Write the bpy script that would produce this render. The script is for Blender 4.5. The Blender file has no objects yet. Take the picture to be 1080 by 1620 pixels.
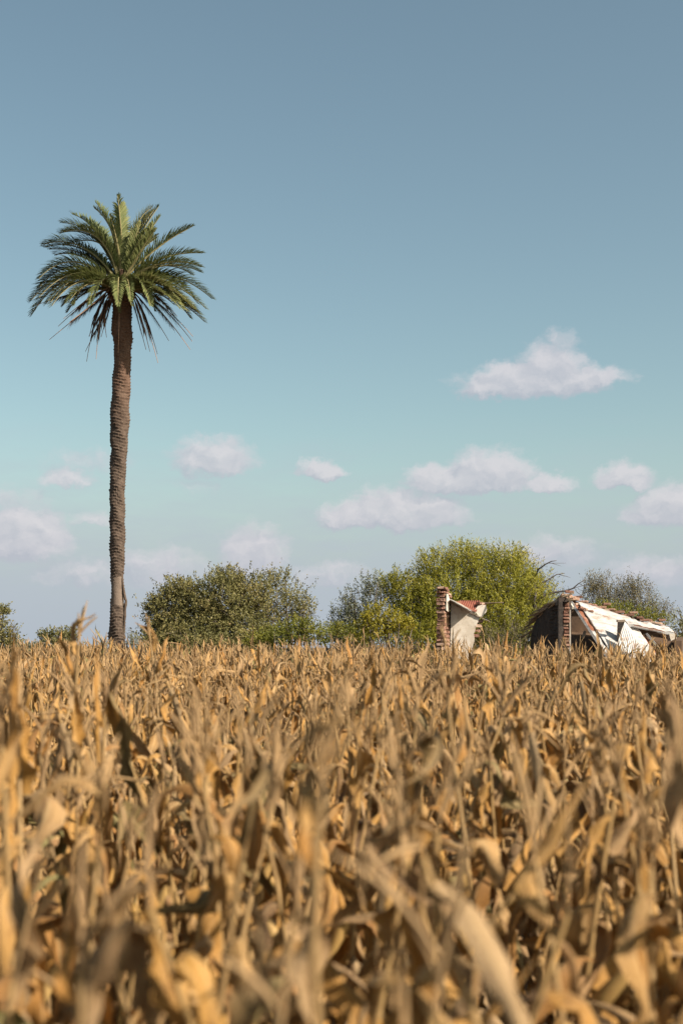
import bpy, bmesh, math, random
import numpy as np
from mathutils import Vector, Matrix

# ------------------------------------------------------------------ camera, sky, sun, exposure
SC = bpy.context.scene
COL = SC.collection
H = 2.20            # eye height: just above the tassels
FPX = 2250.0        # 50 mm lens on a 24 mm wide frame, in pixels of the 1080 px wide photograph
HY = 1014.0         # row of the horizon
cam_d = bpy.data.cameras.new('camera')
cam_d.sensor_fit = 'HORIZONTAL'; cam_d.sensor_width = 24; cam_d.lens = 50
cam_d.shift_y = (HY - 810) / 1080
cam_d.clip_start = 0.05; cam_d.clip_end = 12000
cam_d.dof.use_dof = True; cam_d.dof.focus_distance = 43; cam_d.dof.aperture_fstop = 2.1
cam = bpy.data.objects.new('camera', cam_d); COL.objects.link(cam)
cam.location = (0, 0, H); cam.rotation_euler = (math.pi / 2, 0, 0)
SC.camera = cam

SUN_EL, SUN_AZ = 37.0, 120.0     # azimuth clockwise from the view direction: behind the camera, to the right
sun_d = bpy.data.lights.new('sun', 'SUN'); sun_d.energy = 5.0; sun_d.angle = math.radians(0.55); sun_d.color = (1.0, 0.89, 0.75)
sun = bpy.data.objects.new('sun', sun_d); COL.objects.link(sun)
_e, _a = math.radians(SUN_EL), math.radians(SUN_AZ)
SUNV = Vector((math.cos(_e) * math.sin(_a), math.cos(_e) * math.cos(_a), math.sin(_e)))
sun.rotation_euler = SUNV.to_track_quat('Z', 'Y').to_euler(); sun.location = (30, -30, 40)
SC.view_settings.view_transform = 'Standard'; SC.view_settings.look = 'None'
SC.view_settings.exposure = 0.9; SC.view_settings.gamma = 1.0
SC.view_settings.use_curve_mapping = False
SC.render.engine = 'CYCLES'
SC.cycles.use_denoising = True
SC.cycles.max_bounces = 8; SC.cycles.transparent_max_bounces = 4


class NT:
    """small helper for node trees"""
    def __init__(s, tree): s.t = tree
    def n(s, kind, **kw):
        nd = s.t.nodes.new(kind)
        for k, v in kw.items(): setattr(nd, k, v)
        return nd
    def put(s, sock, v):
        if isinstance(v, bpy.types.NodeSocket): s.t.links.new(v, sock)
        elif v is not None: sock.default_value = v
    def m(s, op, a, b=None, c=None, clamp=False):
        nd = s.n('ShaderNodeMath', operation=op, use_clamp=clamp)
        for i, v in enumerate((a, b, c)): s.put(nd.inputs[i], v)
        return nd.outputs[0]
    def vm(s, op, a, b=None, c=None):
        nd = s.n('ShaderNodeVectorMath', operation=op)
        for i, v in enumerate((a, b, c)): s.put(nd.inputs[i], v)
        return nd.outputs['Value'] if op in ('LENGTH', 'DOT_PRODUCT') else nd.outputs[0]
    def noise(s, vec, scale, detail=4, rough=0.55, col=False):
        nd = s.n('ShaderNodeTexNoise')
        s.put(nd.inputs['Vector'], vec); nd.inputs['Scale'].default_value = scale
        nd.inputs['Detail'].default_value = detail; nd.inputs['Roughness'].default_value = rough
        return nd.outputs['Color' if col else 'Fac']
    def mix(s, f, a, b, mode='MIX'):
        nd = s.n('ShaderNodeMix', data_type='RGBA', blend_type=mode)
        s.put(nd.inputs['Factor'], f); s.put(nd.inputs['A'], a); s.put(nd.inputs['B'], b)
        return nd.outputs['Result']
    def sep(s, v):
        nd = s.n('ShaderNodeSeparateXYZ'); s.put(nd.inputs[0], v); return nd.outputs
    def comb(s, x, y, z):
        nd = s.n('ShaderNodeCombineXYZ')
        for i, v in enumerate((x, y, z)): s.put(nd.inputs[i], v)
        return nd.outputs[0]
    def ramp(s, f, stops, interp='LINEAR'):
        nd = s.n('ShaderNodeValToRGB'); r = nd.color_ramp; r.interpolation = interp
        while len(r.elements) < len(stops): r.elements.new(0.5)
        for e, (p, c) in zip(r.elements, stops):
            e.position = p; e.color = (*c, 1) if len(c) == 3 else c
        s.put(nd.inputs[0], f); return nd.outputs[0]
    def smooth(s, v, lo, hi):
        nd = s.n('ShaderNodeMapRange', interpolation_type='SMOOTHSTEP')
        s.put(nd.inputs[0], v); nd.inputs[1].default_value = lo; nd.inputs[2].default_value = hi
        return nd.outputs[0]


def rgb(*c): return (*c, 1.0)


def build_world():
    w = bpy.data.worlds.new('World'); SC.world = w; w.use_nodes = True
    t = NT(w.node_tree); bg = w.node_tree.nodes['Background']
    sky = t.n('ShaderNodeTexSky', sky_type='NISHITA', sun_disc=False)
    sky.sun_elevation = math.radians(SUN_EL); sky.sun_rotation = math.radians(SUN_AZ)
    sky.altitude = 100; sky.air_density = 0.8; sky.dust_density = 2.0; sky.ozone_density = 1.0
    base = t.mix(1.0, sky.outputs[0], rgb(1.82, 1.83, 1.41), 'MULTIPLY')
    d = t.n('ShaderNodeTexCoord').outputs['Generated']
    x, y, z = t.sep(d)
    az = t.m('ARCTAN2', x, y)
    hyp = t.m('SQRT', t.m('ADD', t.m('MULTIPLY', x, x), t.m('MULTIPLY', y, y)))
    v = t.m('DIVIDE', z, t.m('MAXIMUM', hyp, 0.02))
    uv0 = t.comb(az, v, 0.0)
    # billowing edges
    wa = t.noise(t.vm('MULTIPLY', uv0, (1, 1.25, 1)), 60, 6, 0.62, True)
    off = t.vm('MULTIPLY', t.vm('SUBTRACT', wa, (0.5, 0.5, 0.5)), (0.026, 0.020, 0.0))
    uv = t.vm('ADD', uv0, off)
    clouds = [(850, 606, 120, 34, 24, 1.0), (785, 616, 70, 22, 16, .85), (870, 585, 60, 42, 30, .9), (930, 600, 70, 22, 14, .8), (885, 550, 36, 26, 26, .42), (730, 604, 34, 12, 12, .28),
              (775, 762, 80, 48, 18, 1.0), (690, 768, 58, 34, 14, .9), (865, 768, 48, 20, 11, .8), (735, 770, 80, 26, 14, .9),
              (640, 822, 108, 46, 18, 1.0), (560, 826, 62, 34, 13, .95), (600, 815, 50, 44, 16, .95),
              (985, 764, 48, 34, 11, .9), (1065, 816, 76, 48, 20, .95),
              (508, 752, 42, 24, 9, .9), (335, 735, 72, 44, 20, .78), (108, 760, 44, 20, 11, .62), (135, 735, 70, 26, 20, .30),
              (35, 862, 80, 60, 30, 1.0), (142, 826, 36, 15, 9, .5), (400, 880, 60, 48, 40, .75), (250, 895, 90, 28, 40, .5),
              (855, 876, 100, 26, 25, .5), (1040, 904, 95, 26, 30, .5), (310, 770, 34, 12, 12, .25),
              (30, 797, 58, 32, 24, .38), (130, 905, 90, 24, 25, .4), (520, 907, 80, 18, 22, .4)]

    def heap(uvs):
        """the nearest cumulus at a direction: 1 in its heart, 0 at its rim, flat underneath"""
        u1, v1, _ = t.sep(uvs)
        uvv = t.comb(u1, v1, t.m('MULTIPLY', v1, -1.0)); acc = None
        for cx, cy, a, up, dn, st in clouds:
            X, Z = (cx - 540) / FPX, (HY - cy) / FPX
            c = math.atan(X); k = math.cos(c)
            sa, su, sd = FPX / (a * 1.12), FPX / (up * 1.25), FPX / (dn * 1.15)
            vv = Z * k
            q = t.vm('MULTIPLY_ADD', uvv, (sa, su, sd), (-c * sa, -vv * su, vv * sd))
            qx, qy, qz = t.sep(q)
            mm = t.m('MAXIMUM', qy, qz)
            r2 = t.m('MULTIPLY_ADD', mm, mm, t.m('MULTIPLY', qx, qx))
            f = t.m('MULTIPLY_ADD', r2, -st, st)
            acc = f if acc is None else t.m('MAXIMUM', acc, f)
        return t.m('MAXIMUM', acc, -1.0)
    here = heap(uv); sunward = heap(t.vm('ADD', uv, (0.003, 0.0075, 0.0)))
    # the same kind of low cumulus all the way round, outside the stretch of sky in view
    gen = t.noise(t.vm('MULTIPLY', uv0, (1, 2.6, 1)), 5.0, 3, 0.5)
    gen = t.m('MULTIPLY_ADD', gen, 4.2, -2.25)
    side = t.m('MULTIPLY', t.smooth(t.m('ABSOLUTE', az), 0.25, 0.34), t.smooth(v, 0.42, 0.22))
    gen = t.m('MULTIPLY_ADD', t.m('SUBTRACT', side, 1.0), 3.0, gen)
    acc = t.m('MAXIMUM', here, gen)
    p = t.vm('MULTIPLY', uv, (1, 1.3, 1))
    fb = t.noise(p, 70, 7, 0.6)
    den = t.m('MULTIPLY_ADD', t.m('SUBTRACT', fb, 0.5), 0.8, acc)
    alpha = t.m('MULTIPLY', t.smooth(den, -0.04, 0.66), 0.82)
    # sunlit shoulders and grey bases
    fa = t.noise(p, 60, 4, 0.55)
    fs = t.noise(t.vm('ADD', p, (0.004, 0.008, 0)), 60, 4, 0.55)
    lit = t.m('MULTIPLY_ADD', t.m('SUBTRACT', fa, fs), 1.5, 0.42)
    lit = t.m('MULTIPLY_ADD', t.m('MINIMUM', t.m('SUBTRACT', here, sunward), 0.5), 1.1, lit, clamp=True)
    ccol = t.mix(lit, rgb(5.25, 5.45, 6.2), rgb(7.7, 7.4, 7.75))
    # thin veil of far cloud along the horizon
    vn = t.noise(t.vm('MULTIPLY', uv0, (1, 4.0, 1)), 16, 5, 0.6)
    veil = t.smooth(t.m('MULTIPLY_ADD', t.m('SUBTRACT', vn, 0.5), 0.075, v), 0.16, 0.02)
    hz = t.mix(t.m('MULTIPLY', veil, 0.92), base, rgb(5.0, 5.6, 6.4))
    out = t.mix(alpha, hz, ccol)
    t.put(bg.inputs[0], out); bg.inputs[1].default_value = 0.0502


build_world()

# ------------------------------------------------------------------ helpers
RNG = np.random.default_rng(11)
random.seed(5)


def P(px, py, D):
    """a point of the place: bearing and height taken from the photograph, D metres away"""
    return Vector(((px - 540) / FPX * D, D, H + (HY - py) / FPX * D))


def ground_z(x, y):
    return -0.0045 * max(0.0, math.hypot(x, y) - 60)


def tag(o, label=None, cat=None, group=None, kind=None):
    for k, v in (('label', label), ('category', cat), ('group', group), ('kind', kind)):
        if v: o[k] = v
    return o


def empty(name, loc, label=None, cat=None, group=None):
    o = bpy.data.objects.new(name, None); COL.objects.link(o); o.location = loc
    o.empty_display_size = 0.2
    return tag(o, label, cat, group)


def wloc(o):
    v = Vector((0, 0, 0))
    while o is not None: v += o.location; o = o.parent
    return v


def link(name, me, mat=None, parent=None):
    if mat is not None and not me.materials: me.materials.append(mat)
    o = bpy.data.objects.new(name, me); COL.objects.link(o)
    if parent is not None: o.parent = parent
    return o


def np_mesh(name, V, F, attrs=None, smooth=True):
    """mesh from arrays of vertices and quads"""
    V = np.asarray(V, np.float32); F = np.asarray(F, np.int32)
    me = bpy.data.meshes.new(name)
    k = F.shape[1]
    me.vertices.add(len(V)); me.vertices.foreach_set('co', V.ravel())
    me.loops.add(F.size); me.loops.foreach_set('vertex_index', F.ravel())
    me.polygons.add(len(F)); me.polygons.foreach_set('loop_start', np.arange(0, F.size, k, dtype=np.int32))
    me.polygons.foreach_set('use_smooth', np.full(len(F), smooth))
    for an, av in (attrs or {}).items():
        a = me.attributes.new(an, 'FLOAT', 'POINT'); a.data.foreach_set('value', np.asarray(av, np.float32))
    me.update(calc_edges=True)
    return me


class MB:
    """collects quads, tubes and plates in world coordinates; build() links them as ONE mesh object"""
    def __init__(s): s.v = []; s.f = []; s.a = []
    def add(s, V, F, a=0.0):
        o = len(s.v); s.v += [tuple(p) for p in V]; s.f += [tuple(i + o for i in f) for f in F]
        s.a += [a] * len(V) if np.isscalar(a) else list(a)
        return s
    def box(s, c, half, rot=None, jit=0.0):
        c = Vector(c); V = []
        for z in (-1, 1):
            for y in (-1, 1):
                for x in (-1, 1):
                    p = Vector((x * half[0], y * half[1], z * half[2]))
                    p += Vector([random.uniform(-jit, jit) for _ in range(3)])
                    V.append(c + (rot @ p if rot else p))
        return s.add(V, [(0, 2, 3, 1), (4, 5, 7, 6), (0, 1, 5, 4), (2, 6, 7, 3), (0, 4, 6, 2), (1, 3, 7, 5)])
    def tube(s, pts, rad, n=6, a=0.0):
        pts = [Vector(p) for p in pts]; V = []; F = []
        for i, p in enumerate(pts):
            d = (pts[min(i + 1, len(pts) - 1)] - pts[max(i - 1, 0)]).normalized()
            ref = Vector((0, 0, 1)) if abs(d.z) < 0.9 else Vector((1, 0, 0))
            e1 = d.cross(ref).normalized(); e2 = d.cross(e1)
            r = rad[i] if hasattr(rad, '__len__') else rad
            for k in range(n):
                th = 2 * math.pi * k / n
                V.append(p + e1 * (r * math.cos(th)) + e2 * (r * math.sin(th)))
        for i in range(len(pts) - 1):
            for k in range(n):
                F.append((i * n + k, i * n + (k + 1) % n, (i + 1) * n + (k + 1) % n, (i + 1) * n + k))
        F.append(tuple(range(n))[::-1]); F.append(tuple((len(pts) - 1) * n + k for k in range(n)))
        return s.add(V, F, a)
    def plate(s, poly, thick):
        """a slab: outline 'poly' (3-D points) given thickness along the vector 'thick'"""
        n = len(poly); V = [Vector(p) for p in poly] + [Vector(p) + Vector(thick) for p in poly]
        F = [tuple(range(n)), tuple(range(2 * n - 1, n - 1, -1))] + [(i, n + i, n + (i + 1) % n, (i + 1) % n) for i in range(n)]
        return s.add(V, F)
    def patch(s, A, B, C, D, nu, nv, disp=None, thick=0.006):
        """bilinear sheet A-B-C-D with a displacement and a real thickness"""
        A, B, C, D = map(Vector, (A, B, C, D)); nrm = (B - A).cross(D - A).normalized()
        V = []
        for side in (0, 1):
            for j in range(nv + 1):
                for i in range(nu + 1):
                    u, v = i / nu, j / nv
                    p = A * (1 - u) * (1 - v) + B * u * (1 - v) + C * u * v + D * (1 - u) * v
                    if disp: p = p + nrm * disp(u, v)
                    V.append(p - nrm * thick * side)
        F = []; w = nu + 1; o = w * (nv + 1)
        for j in range(nv):
            for i in range(nu):
                q = (j * w + i, j * w + i + 1, (j + 1) * w + i + 1, (j + 1) * w + i)
                F.append(q); F.append(tuple(o + k for k in q[::-1]))
        rim = [j for j in range(nu + 1)] + [j * w + nu for j in range(1, nv + 1)] + [nv * w + i for i in range(nu - 1, -1, -1)] + [j * w for j in range(nv - 1, 0, -1)]
        for k in range(len(rim)):
            a, b = rim[k], rim[(k + 1) % len(rim)]
            F.append((a, a + o, b + o, b))
        return s.add(V, F)
    def build(s, name, mat, parent=None, smooth=False):
        off = wloc(parent) if parent is not None else Vector((0, 0, 0))
        me = bpy.data.meshes.new(name)
        me.from_pydata([tuple(Vector(p) - off) for p in s.v], [], s.f)
        me.polygons.foreach_set('use_smooth', [smooth] * len(me.polygons))
        a = me.attributes.new('rnd', 'FLOAT', 'POINT'); a.data.foreach_set('value', s.a)
        me.update()
        return link(name, me, mat, parent)


def jag(poly, step, amp, close=True):
    """breaks the straight edges of an outline into a ragged one"""
    out = []; n = len(poly)
    for i in range(n if close else n - 1):
        a, b = Vector(poly[i]), Vector(poly[(i + 1) % n]); L = (b - a).length
        k = max(1, int(L / step)); e = (b - a).normalized()
        side = Vector((-e.z, 0, e.x))
        for j in range(k):
            p = a.lerp(b, j / k)
            if j: p += side * random.uniform(-amp, amp)
            out.append(p)
    return out


# ------------------------------------------------------------------ materials
def material(name):
    m = bpy.data.materials.new(name); m.use_nodes = True
    t = NT(m.node_tree); b = m.node_tree.nodes['Principled BSDF']
    b.inputs['Specular IOR Level'].default_value = 0.25
    return m, t, b


def attr(t, name): return t.n('ShaderNodeAttribute', attribute_name=name).outputs['Fac']


def objco(t): return t.n('ShaderNodeTexCoord').outputs['Object']


def bump(t, b, h, strength=0.5, dist=0.02):
    nd = t.n('ShaderNodeBump'); nd.inputs['Strength'].default_value = strength; nd.inputs['Distance'].default_value = dist
    t.put(nd.inputs['Height'], h); t.put(b.inputs['Normal'], nd.outputs[0])


def leafy(name, stops, trans=0.3, rough=0.6, tip=None, mottle=None, nscale=9.0, ribbed=False):
    """thin leaf: colour picked by the per-leaf number 'rnd', light shining through"""
    m, t, b = material(name)
    r = attr(t, 'rnd'); c = t.ramp(r, stops)
    if tip:
        tt = attr(t, 't'); c = t.mix(t.m('MULTIPLY', t.smooth(tt, 0.45, 1.0), tip[0]), c, rgb(*tip[1]))
    if ribbed:
        w = attr(t, 'w'); v = t.comb(t.m('MULTIPLY', w, 9.0), t.m('MULTIPLY', attr(t, 't'), 2.2), t.m('MULTIPLY', r, 37.0))
        st = t.noise(v, 1.0, 5, .7)
        c = t.mix(t.m('MULTIPLY', t.smooth(st, .50, .68), .45), c, rgb(.18, .095, .04))
        c = t.mix(t.m('MULTIPLY', t.smooth(st, .48, .30), .4), c, rgb(.52, .37, .19))
        c = t.mix(t.m('MULTIPLY', t.smooth(t.m('ABSOLUTE', w), .16, .05), .35), c, rgb(.50, .36, .18))
        bump(t, b, t.noise(t.vm('MULTIPLY', v, (2.5, 3, 1)), 1.0, 4, .6), .6, .01)
    if mottle:
        n = t.noise(objco(t), nscale, 4, 0.65)
        c = t.mix(t.m('MULTIPLY', t.smooth(n, 0.5, 0.75), mottle[0]), c, rgb(*mottle[1]))
    t.put(b.inputs['Base Color'], c); b.inputs['Roughness'].default_value = rough
    tr = t.n('ShaderNodeBsdfTranslucent'); t.put(tr.inputs[0], c)
    mx = t.n('ShaderNodeMixShader'); mx.inputs[0].default_value = trans
    m.node_tree.links.new(b.outputs[0], mx.inputs[1]); m.node_tree.links.new(tr.outputs[0], mx.inputs[2])
    m.node_tree.links.new(mx.outputs[0], m.node_tree.nodes['Material Output'].inputs[0])
    return m


M = {}
M['corn_leaf'] = leafy('dry_corn_leaf', [(0.0, (0.349, 0.224, 0.113)), (.2, (0.367, 0.220, 0.085)), (.42, (0.387, 0.206, 0.052)), (.6, (0.327, 0.159, 0.038)),
                       (.76, (0.264, 0.133, 0.045)), (.84, (0.377, 0.253, 0.131)), (.91, (0.132, 0.073, 0.033)), (1.0, (0.190, 0.171, 0.061))], 0.08, 0.6,
                       tip=(.35, (0.320, 0.202, 0.098)), mottle=(.65, (0.113, 0.055, 0.023)), nscale=11, ribbed=True)
M['tassel'] = leafy('dry_tassel', [(0, (0.324, 0.214, 0.110)), (.5, (0.360, 0.231, 0.110)), (1, (0.270, 0.174, 0.092))], 0.1, 0.8)
M['husk'] = leafy('dry_husk', [(0, (0.432, 0.286, 0.114)), (.5, (0.432, 0.256, 0.075)), (1, (0.389, 0.215, 0.066))], 0.12, 0.55, mottle=(.35, (0.367, 0.205, 0.070)), nscale=20)


def stalk_material():
    m, t, b = material('dry_corn_stalk')
    co = objco(t); r = attr(t, 'rnd')
    c = t.ramp(r, [(0, (.28, .175, .066)), (.5, (.31, .20, .086)), (1, (.225, .15, .074))])
    n = t.noise(t.vm('MULTIPLY', co, (30, 30, 4)), 1.0, 4, .6)
    c = t.mix(t.m('MULTIPLY', t.smooth(n, .48, .72), .6), c, rgb(.24, .14, .06))
    t.put(b.inputs['Base Color'], c); b.inputs['Roughness'].default_value = .6
    return m


M['stalk'] = stalk_material()


def simple(name, stops, scale, rough=.85, detail=6, stretch=(1, 1, 1), bump_s=.5, bump_d=.01, use_rnd=0.0, layers=()):
    m, t, b = material(name)
    co = t.vm('MULTIPLY', t.n('ShaderNodeNewGeometry').outputs['Position'] if use_rnd < 0 else objco(t), stretch)
    n = t.noise(co, scale, detail, .62); f = n
    if use_rnd > 0:
        oi = t.n('ShaderNodeObjectInfo').outputs['Random']
        f = t.m('MULTIPLY_ADD', t.m('SUBTRACT', oi, .5), use_rnd, n)
    c = t.ramp(f, stops)
    for sc, lo, hi, col, k in layers:
        c = t.mix(t.m('MULTIPLY', t.smooth(t.noise(co, sc, 5, .65), lo, hi), k), c, rgb(*col))
    t.put(b.inputs['Base Color'], c); b.inputs['Roughness'].default_value = rough
    bump(t, b, t.noise(co, scale * 4, 5, .6), bump_s, bump_d)
    return m


M['ground'] = simple('dry_soil', [(.3, (.045, .032, .022)), (.5, (.075, .055, .034)), (.7, (.07, .06, .03))], 1.3, bump_s=.6, bump_d=.05)
M['brick'] = simple('old_brick', [(.2, (.14, .06, .04)), (.45, (.21, .105, .072)), (.62, (.27, .155, .11)), (.8, (.37, .25, .185))], 7, use_rnd=.75,
                    layers=[(5, .50, .70, (.36, .29, .235), .7), (11, .58, .72, (.10, .06, .05), .6)], bump_d=.012)
M['mud'] = simple('mud_mortar', [(.3, (.15, .085, .05)), (.6, (.24, .145, .085)), (.8, (.29, .20, .13))], 5, layers=[(9, .55, .7, (.09, .06, .05), .6)], bump_d=.03)
M['plaster'] = simple('lime_plaster', [(.25, (0.46, 0.41, 0.34)), (.5, (0.57, 0.52, 0.45)), (.75, (0.62, 0.57, 0.51))], 2.2,
                      layers=[(1.4, .46, .62, (.40, .34, .27), .6), (6, .52, .68, (.38, .29, .21), .65), (14, .58, .70, (.24, .17, .13), .6)], bump_d=.012)
M['whitewash'] = simple('whitewashed_sheet', [(.25, (0.324, 0.306, 0.288)), (.45, (0.450, 0.432, 0.414)), (.62, (0.513, 0.495, 0.477)), (.8, (0.414, 0.378, 0.351))], 2.6, rough=.75, stretch=(1, 1, 2.2),
                        layers=[(1.3, .48, .62, (.33, .30, .28), .55), (2.1, .55, .66, (.26, .14, .08), .7), (7, .54, .66, (.24, .19, .16), .65), (18, .54, .70, (.32, .29, .27), .7), (40, .58, .70, (.17, .13, .11), .65)], bump_s=.8, bump_d=.02)
M['rust'] = simple('rusty_iron', [(.25, (.13, .05, .03)), (.5, (.21, .085, .048)), (.75, (.28, .14, .09))], 6, rough=.8,
                   layers=[(3, .58, .70, (.44, .33, .27), .5)], bump_d=.006)
M['red_roof'] = simple('red_corrugated_iron', [(.25, (.15, .05, .032)), (.5, (.22, .075, .05)), (.75, (.27, .12, .085))], 5, rough=.7,
                       layers=[(8, .58, .70, (.14, .06, .05), .6)], bump_d=.004)
M['zinc'] = simple('weathered_zinc', [(.25, (0.35, 0.34, 0.34)), (.5, (0.46, 0.46, 0.45)), (.75, (0.51, 0.49, 0.47))], 3, rough=.5, stretch=(1, 1, .4),
                   layers=[(2.5, .52, .66, (.30, .17, .11), .7), (12, .55, .7, (.26, .25, .25), .5)], bump_d=.004)
M['timber'] = simple('grey_timber', [(.25, (.12, .09, .07)), (.5, (.22, .17, .13)), (.75, (.33, .28, .23))], 8, stretch=(.4, .4, 3), bump_d=.01)
M['thatch'] = simple('old_thatch', [(.25, (.13, .09, .06)), (.5, (.27, .20, .13)), (.75, (.38, .30, .20))], 12, stretch=(1, 1, 3), bump_d=.03)
M['dark_mud'] = simple('mud_with_room_shade', [(.3, (.06, .038, .026)), (.6, (.11, .068, .042)), (.8, (.16, .105, .07))], 4, bump_d=.02)  # darker copy of the mud: the shade of the rooms painted in
M['dark_wall'] = simple('shade_painted_wall', [(.25, (.022, .018, .017)), (.5, (.042, .034, .030)), (.75, (.08, .06, .05))], 5, bump_d=.03)  # side wall's shade put into the colour; post and cap share it
M['bark'] = simple('grey_bark', [(.25, (.06, .05, .04)), (.5, (.13, .105, .085)), (.75, (.2, .17, .14))], 9, stretch=(1, 1, .4), bump_d=.02)
M['dead_wood'] = simple('dead_wood', [(.25, (.045, .04, .04)), (.6, (.09, .075, .07)), (.8, (.15, .125, .11))], 9, bump_d=.01)


def palm_bark():
    m, t, b = material('palm_bark')
    co = objco(t); n = t.noise(co, 5.0, 6, .65); h = attr(t, 'rnd')
    c = t.ramp(n, [(.28, (.05, .036, .028)), (.5, (.09, .065, .050)), (.7, (.13, .097, .075))])
    z = t.sep(co)[2]
    up = t.m('MULTIPLY', t.smooth(z, 8.2, 12.2), .6)                    # younger, redder trunk towards the crown
    c = t.mix(up, c, rgb(.17, .085, .05))
    c = t.mix(t.m('MULTIPLY', h, .8), c, rgb(.19, .145, .115))            # bare patch where the bark came off
    c = t.mix(t.m('MULTIPLY', t.smooth(t.noise(co, 2.2, 5, .7), .55, .72), .5), c, rgb(.09, .065, .05))
    t.put(b.inputs['Base Color'], c); b.inputs['Roughness'].default_value = .9
    bump(t, b, t.noise(t.vm('MULTIPLY', co, (1, 1, 3)), 16, 5, .7), .7, .03)
    return m


M['palm_bark'] = palm_bark()
M['frond'] = leafy('palm_frond', [(0, (0.078, 0.102, 0.037)), (.45, (0.144, 0.165, 0.059)), (.8, (0.233, 0.235, 0.091)), (1, (0.334, 0.284, 0.142))], .22, .55)
M['frond_dead'] = leafy('dead_frond', [(0, (0.092, 0.055, 0.040)), (.5, (0.147, 0.088, 0.057)), (.85, (0.202, 0.123, 0.079)), (1, (0.368, 0.220, 0.141))], .1, .8)
M['leaf_olive'] = leafy('olive_leaf', [(0, (0.117, 0.118, 0.043)), (.45, (0.180, 0.167, 0.061)), (.8, (0.260, 0.209, 0.084)), (1, (0.304, 0.167, 0.108))], .28, .55)
M['leaf_grey'] = leafy('grey_green_leaf', [(0, (0.082, 0.091, 0.052)), (.5, (0.133, 0.142, 0.081)), (.85, (0.207, 0.188, 0.125)), (1, (0.251, 0.174, 0.133))], .22, .6)
M['leaf_bright'] = leafy('bright_willow_leaf', [(0, (0.161, 0.173, 0.022)), (.5, (0.279, 0.264, 0.035)), (.85, (0.409, 0.341, 0.055)), (1, (0.481, 0.347, 0.087))], .38, .5)
M['leaf_yellow'] = leafy('yellow_green_leaf', [(0, (0.165, 0.162, 0.018)), (.5, (0.300, 0.259, 0.030)), (.85, (0.421, 0.325, 0.045)), (1, (0.451, 0.247, 0.050))], .38, .5)
M['leaf_green'] = leafy('fresh_green_leaf', [(0, (0.106, 0.121, 0.019)), (.5, (0.184, 0.185, 0.029)), (1, (0.298, 0.243, 0.048))], .34, .5)
M['leaf_brown'] = leafy('brown_twig_leaf', [(0, (0.107, 0.098, 0.048)), (.5, (0.161, 0.136, 0.069)), (.8, (0.202, 0.166, 0.084)), (1, (0.139, 0.155, 0.050))], .2, .7)

# ------------------------------------------------------------------ ground
def build_ground():
    rings = [0, 4, 10, 20, 40, 60, 80, 120, 200, 400, 800, 1600, 3200, 6000]; n = 96
    V = [(0, 0, 0)]; F = []
    for r in rings[1:]:
        for k in range(n):
            a = 2 * math.pi * k / n; x, y = r * math.cos(a), r * math.sin(a)
            V.append((x, y, ground_z(x, y)))
    me_f = [(0, 1 + k, 1 + (k + 1) % n) for k in range(n)]
    for j in range(len(rings) - 2):
        a, b = 1 + j * n, 1 + (j + 1) * n
        me_f += [(a + k, b + k, b + (k + 1) % n, a + (k + 1) % n) for k in range(n)]
    me = bpy.data.meshes.new('ground'); me.from_pydata(V, [], me_f)
    tag(link('ground', me, M['ground']), kind='structure')


build_ground()

# ------------------------------------------------------------------ palm
PD = 45.0


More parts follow.
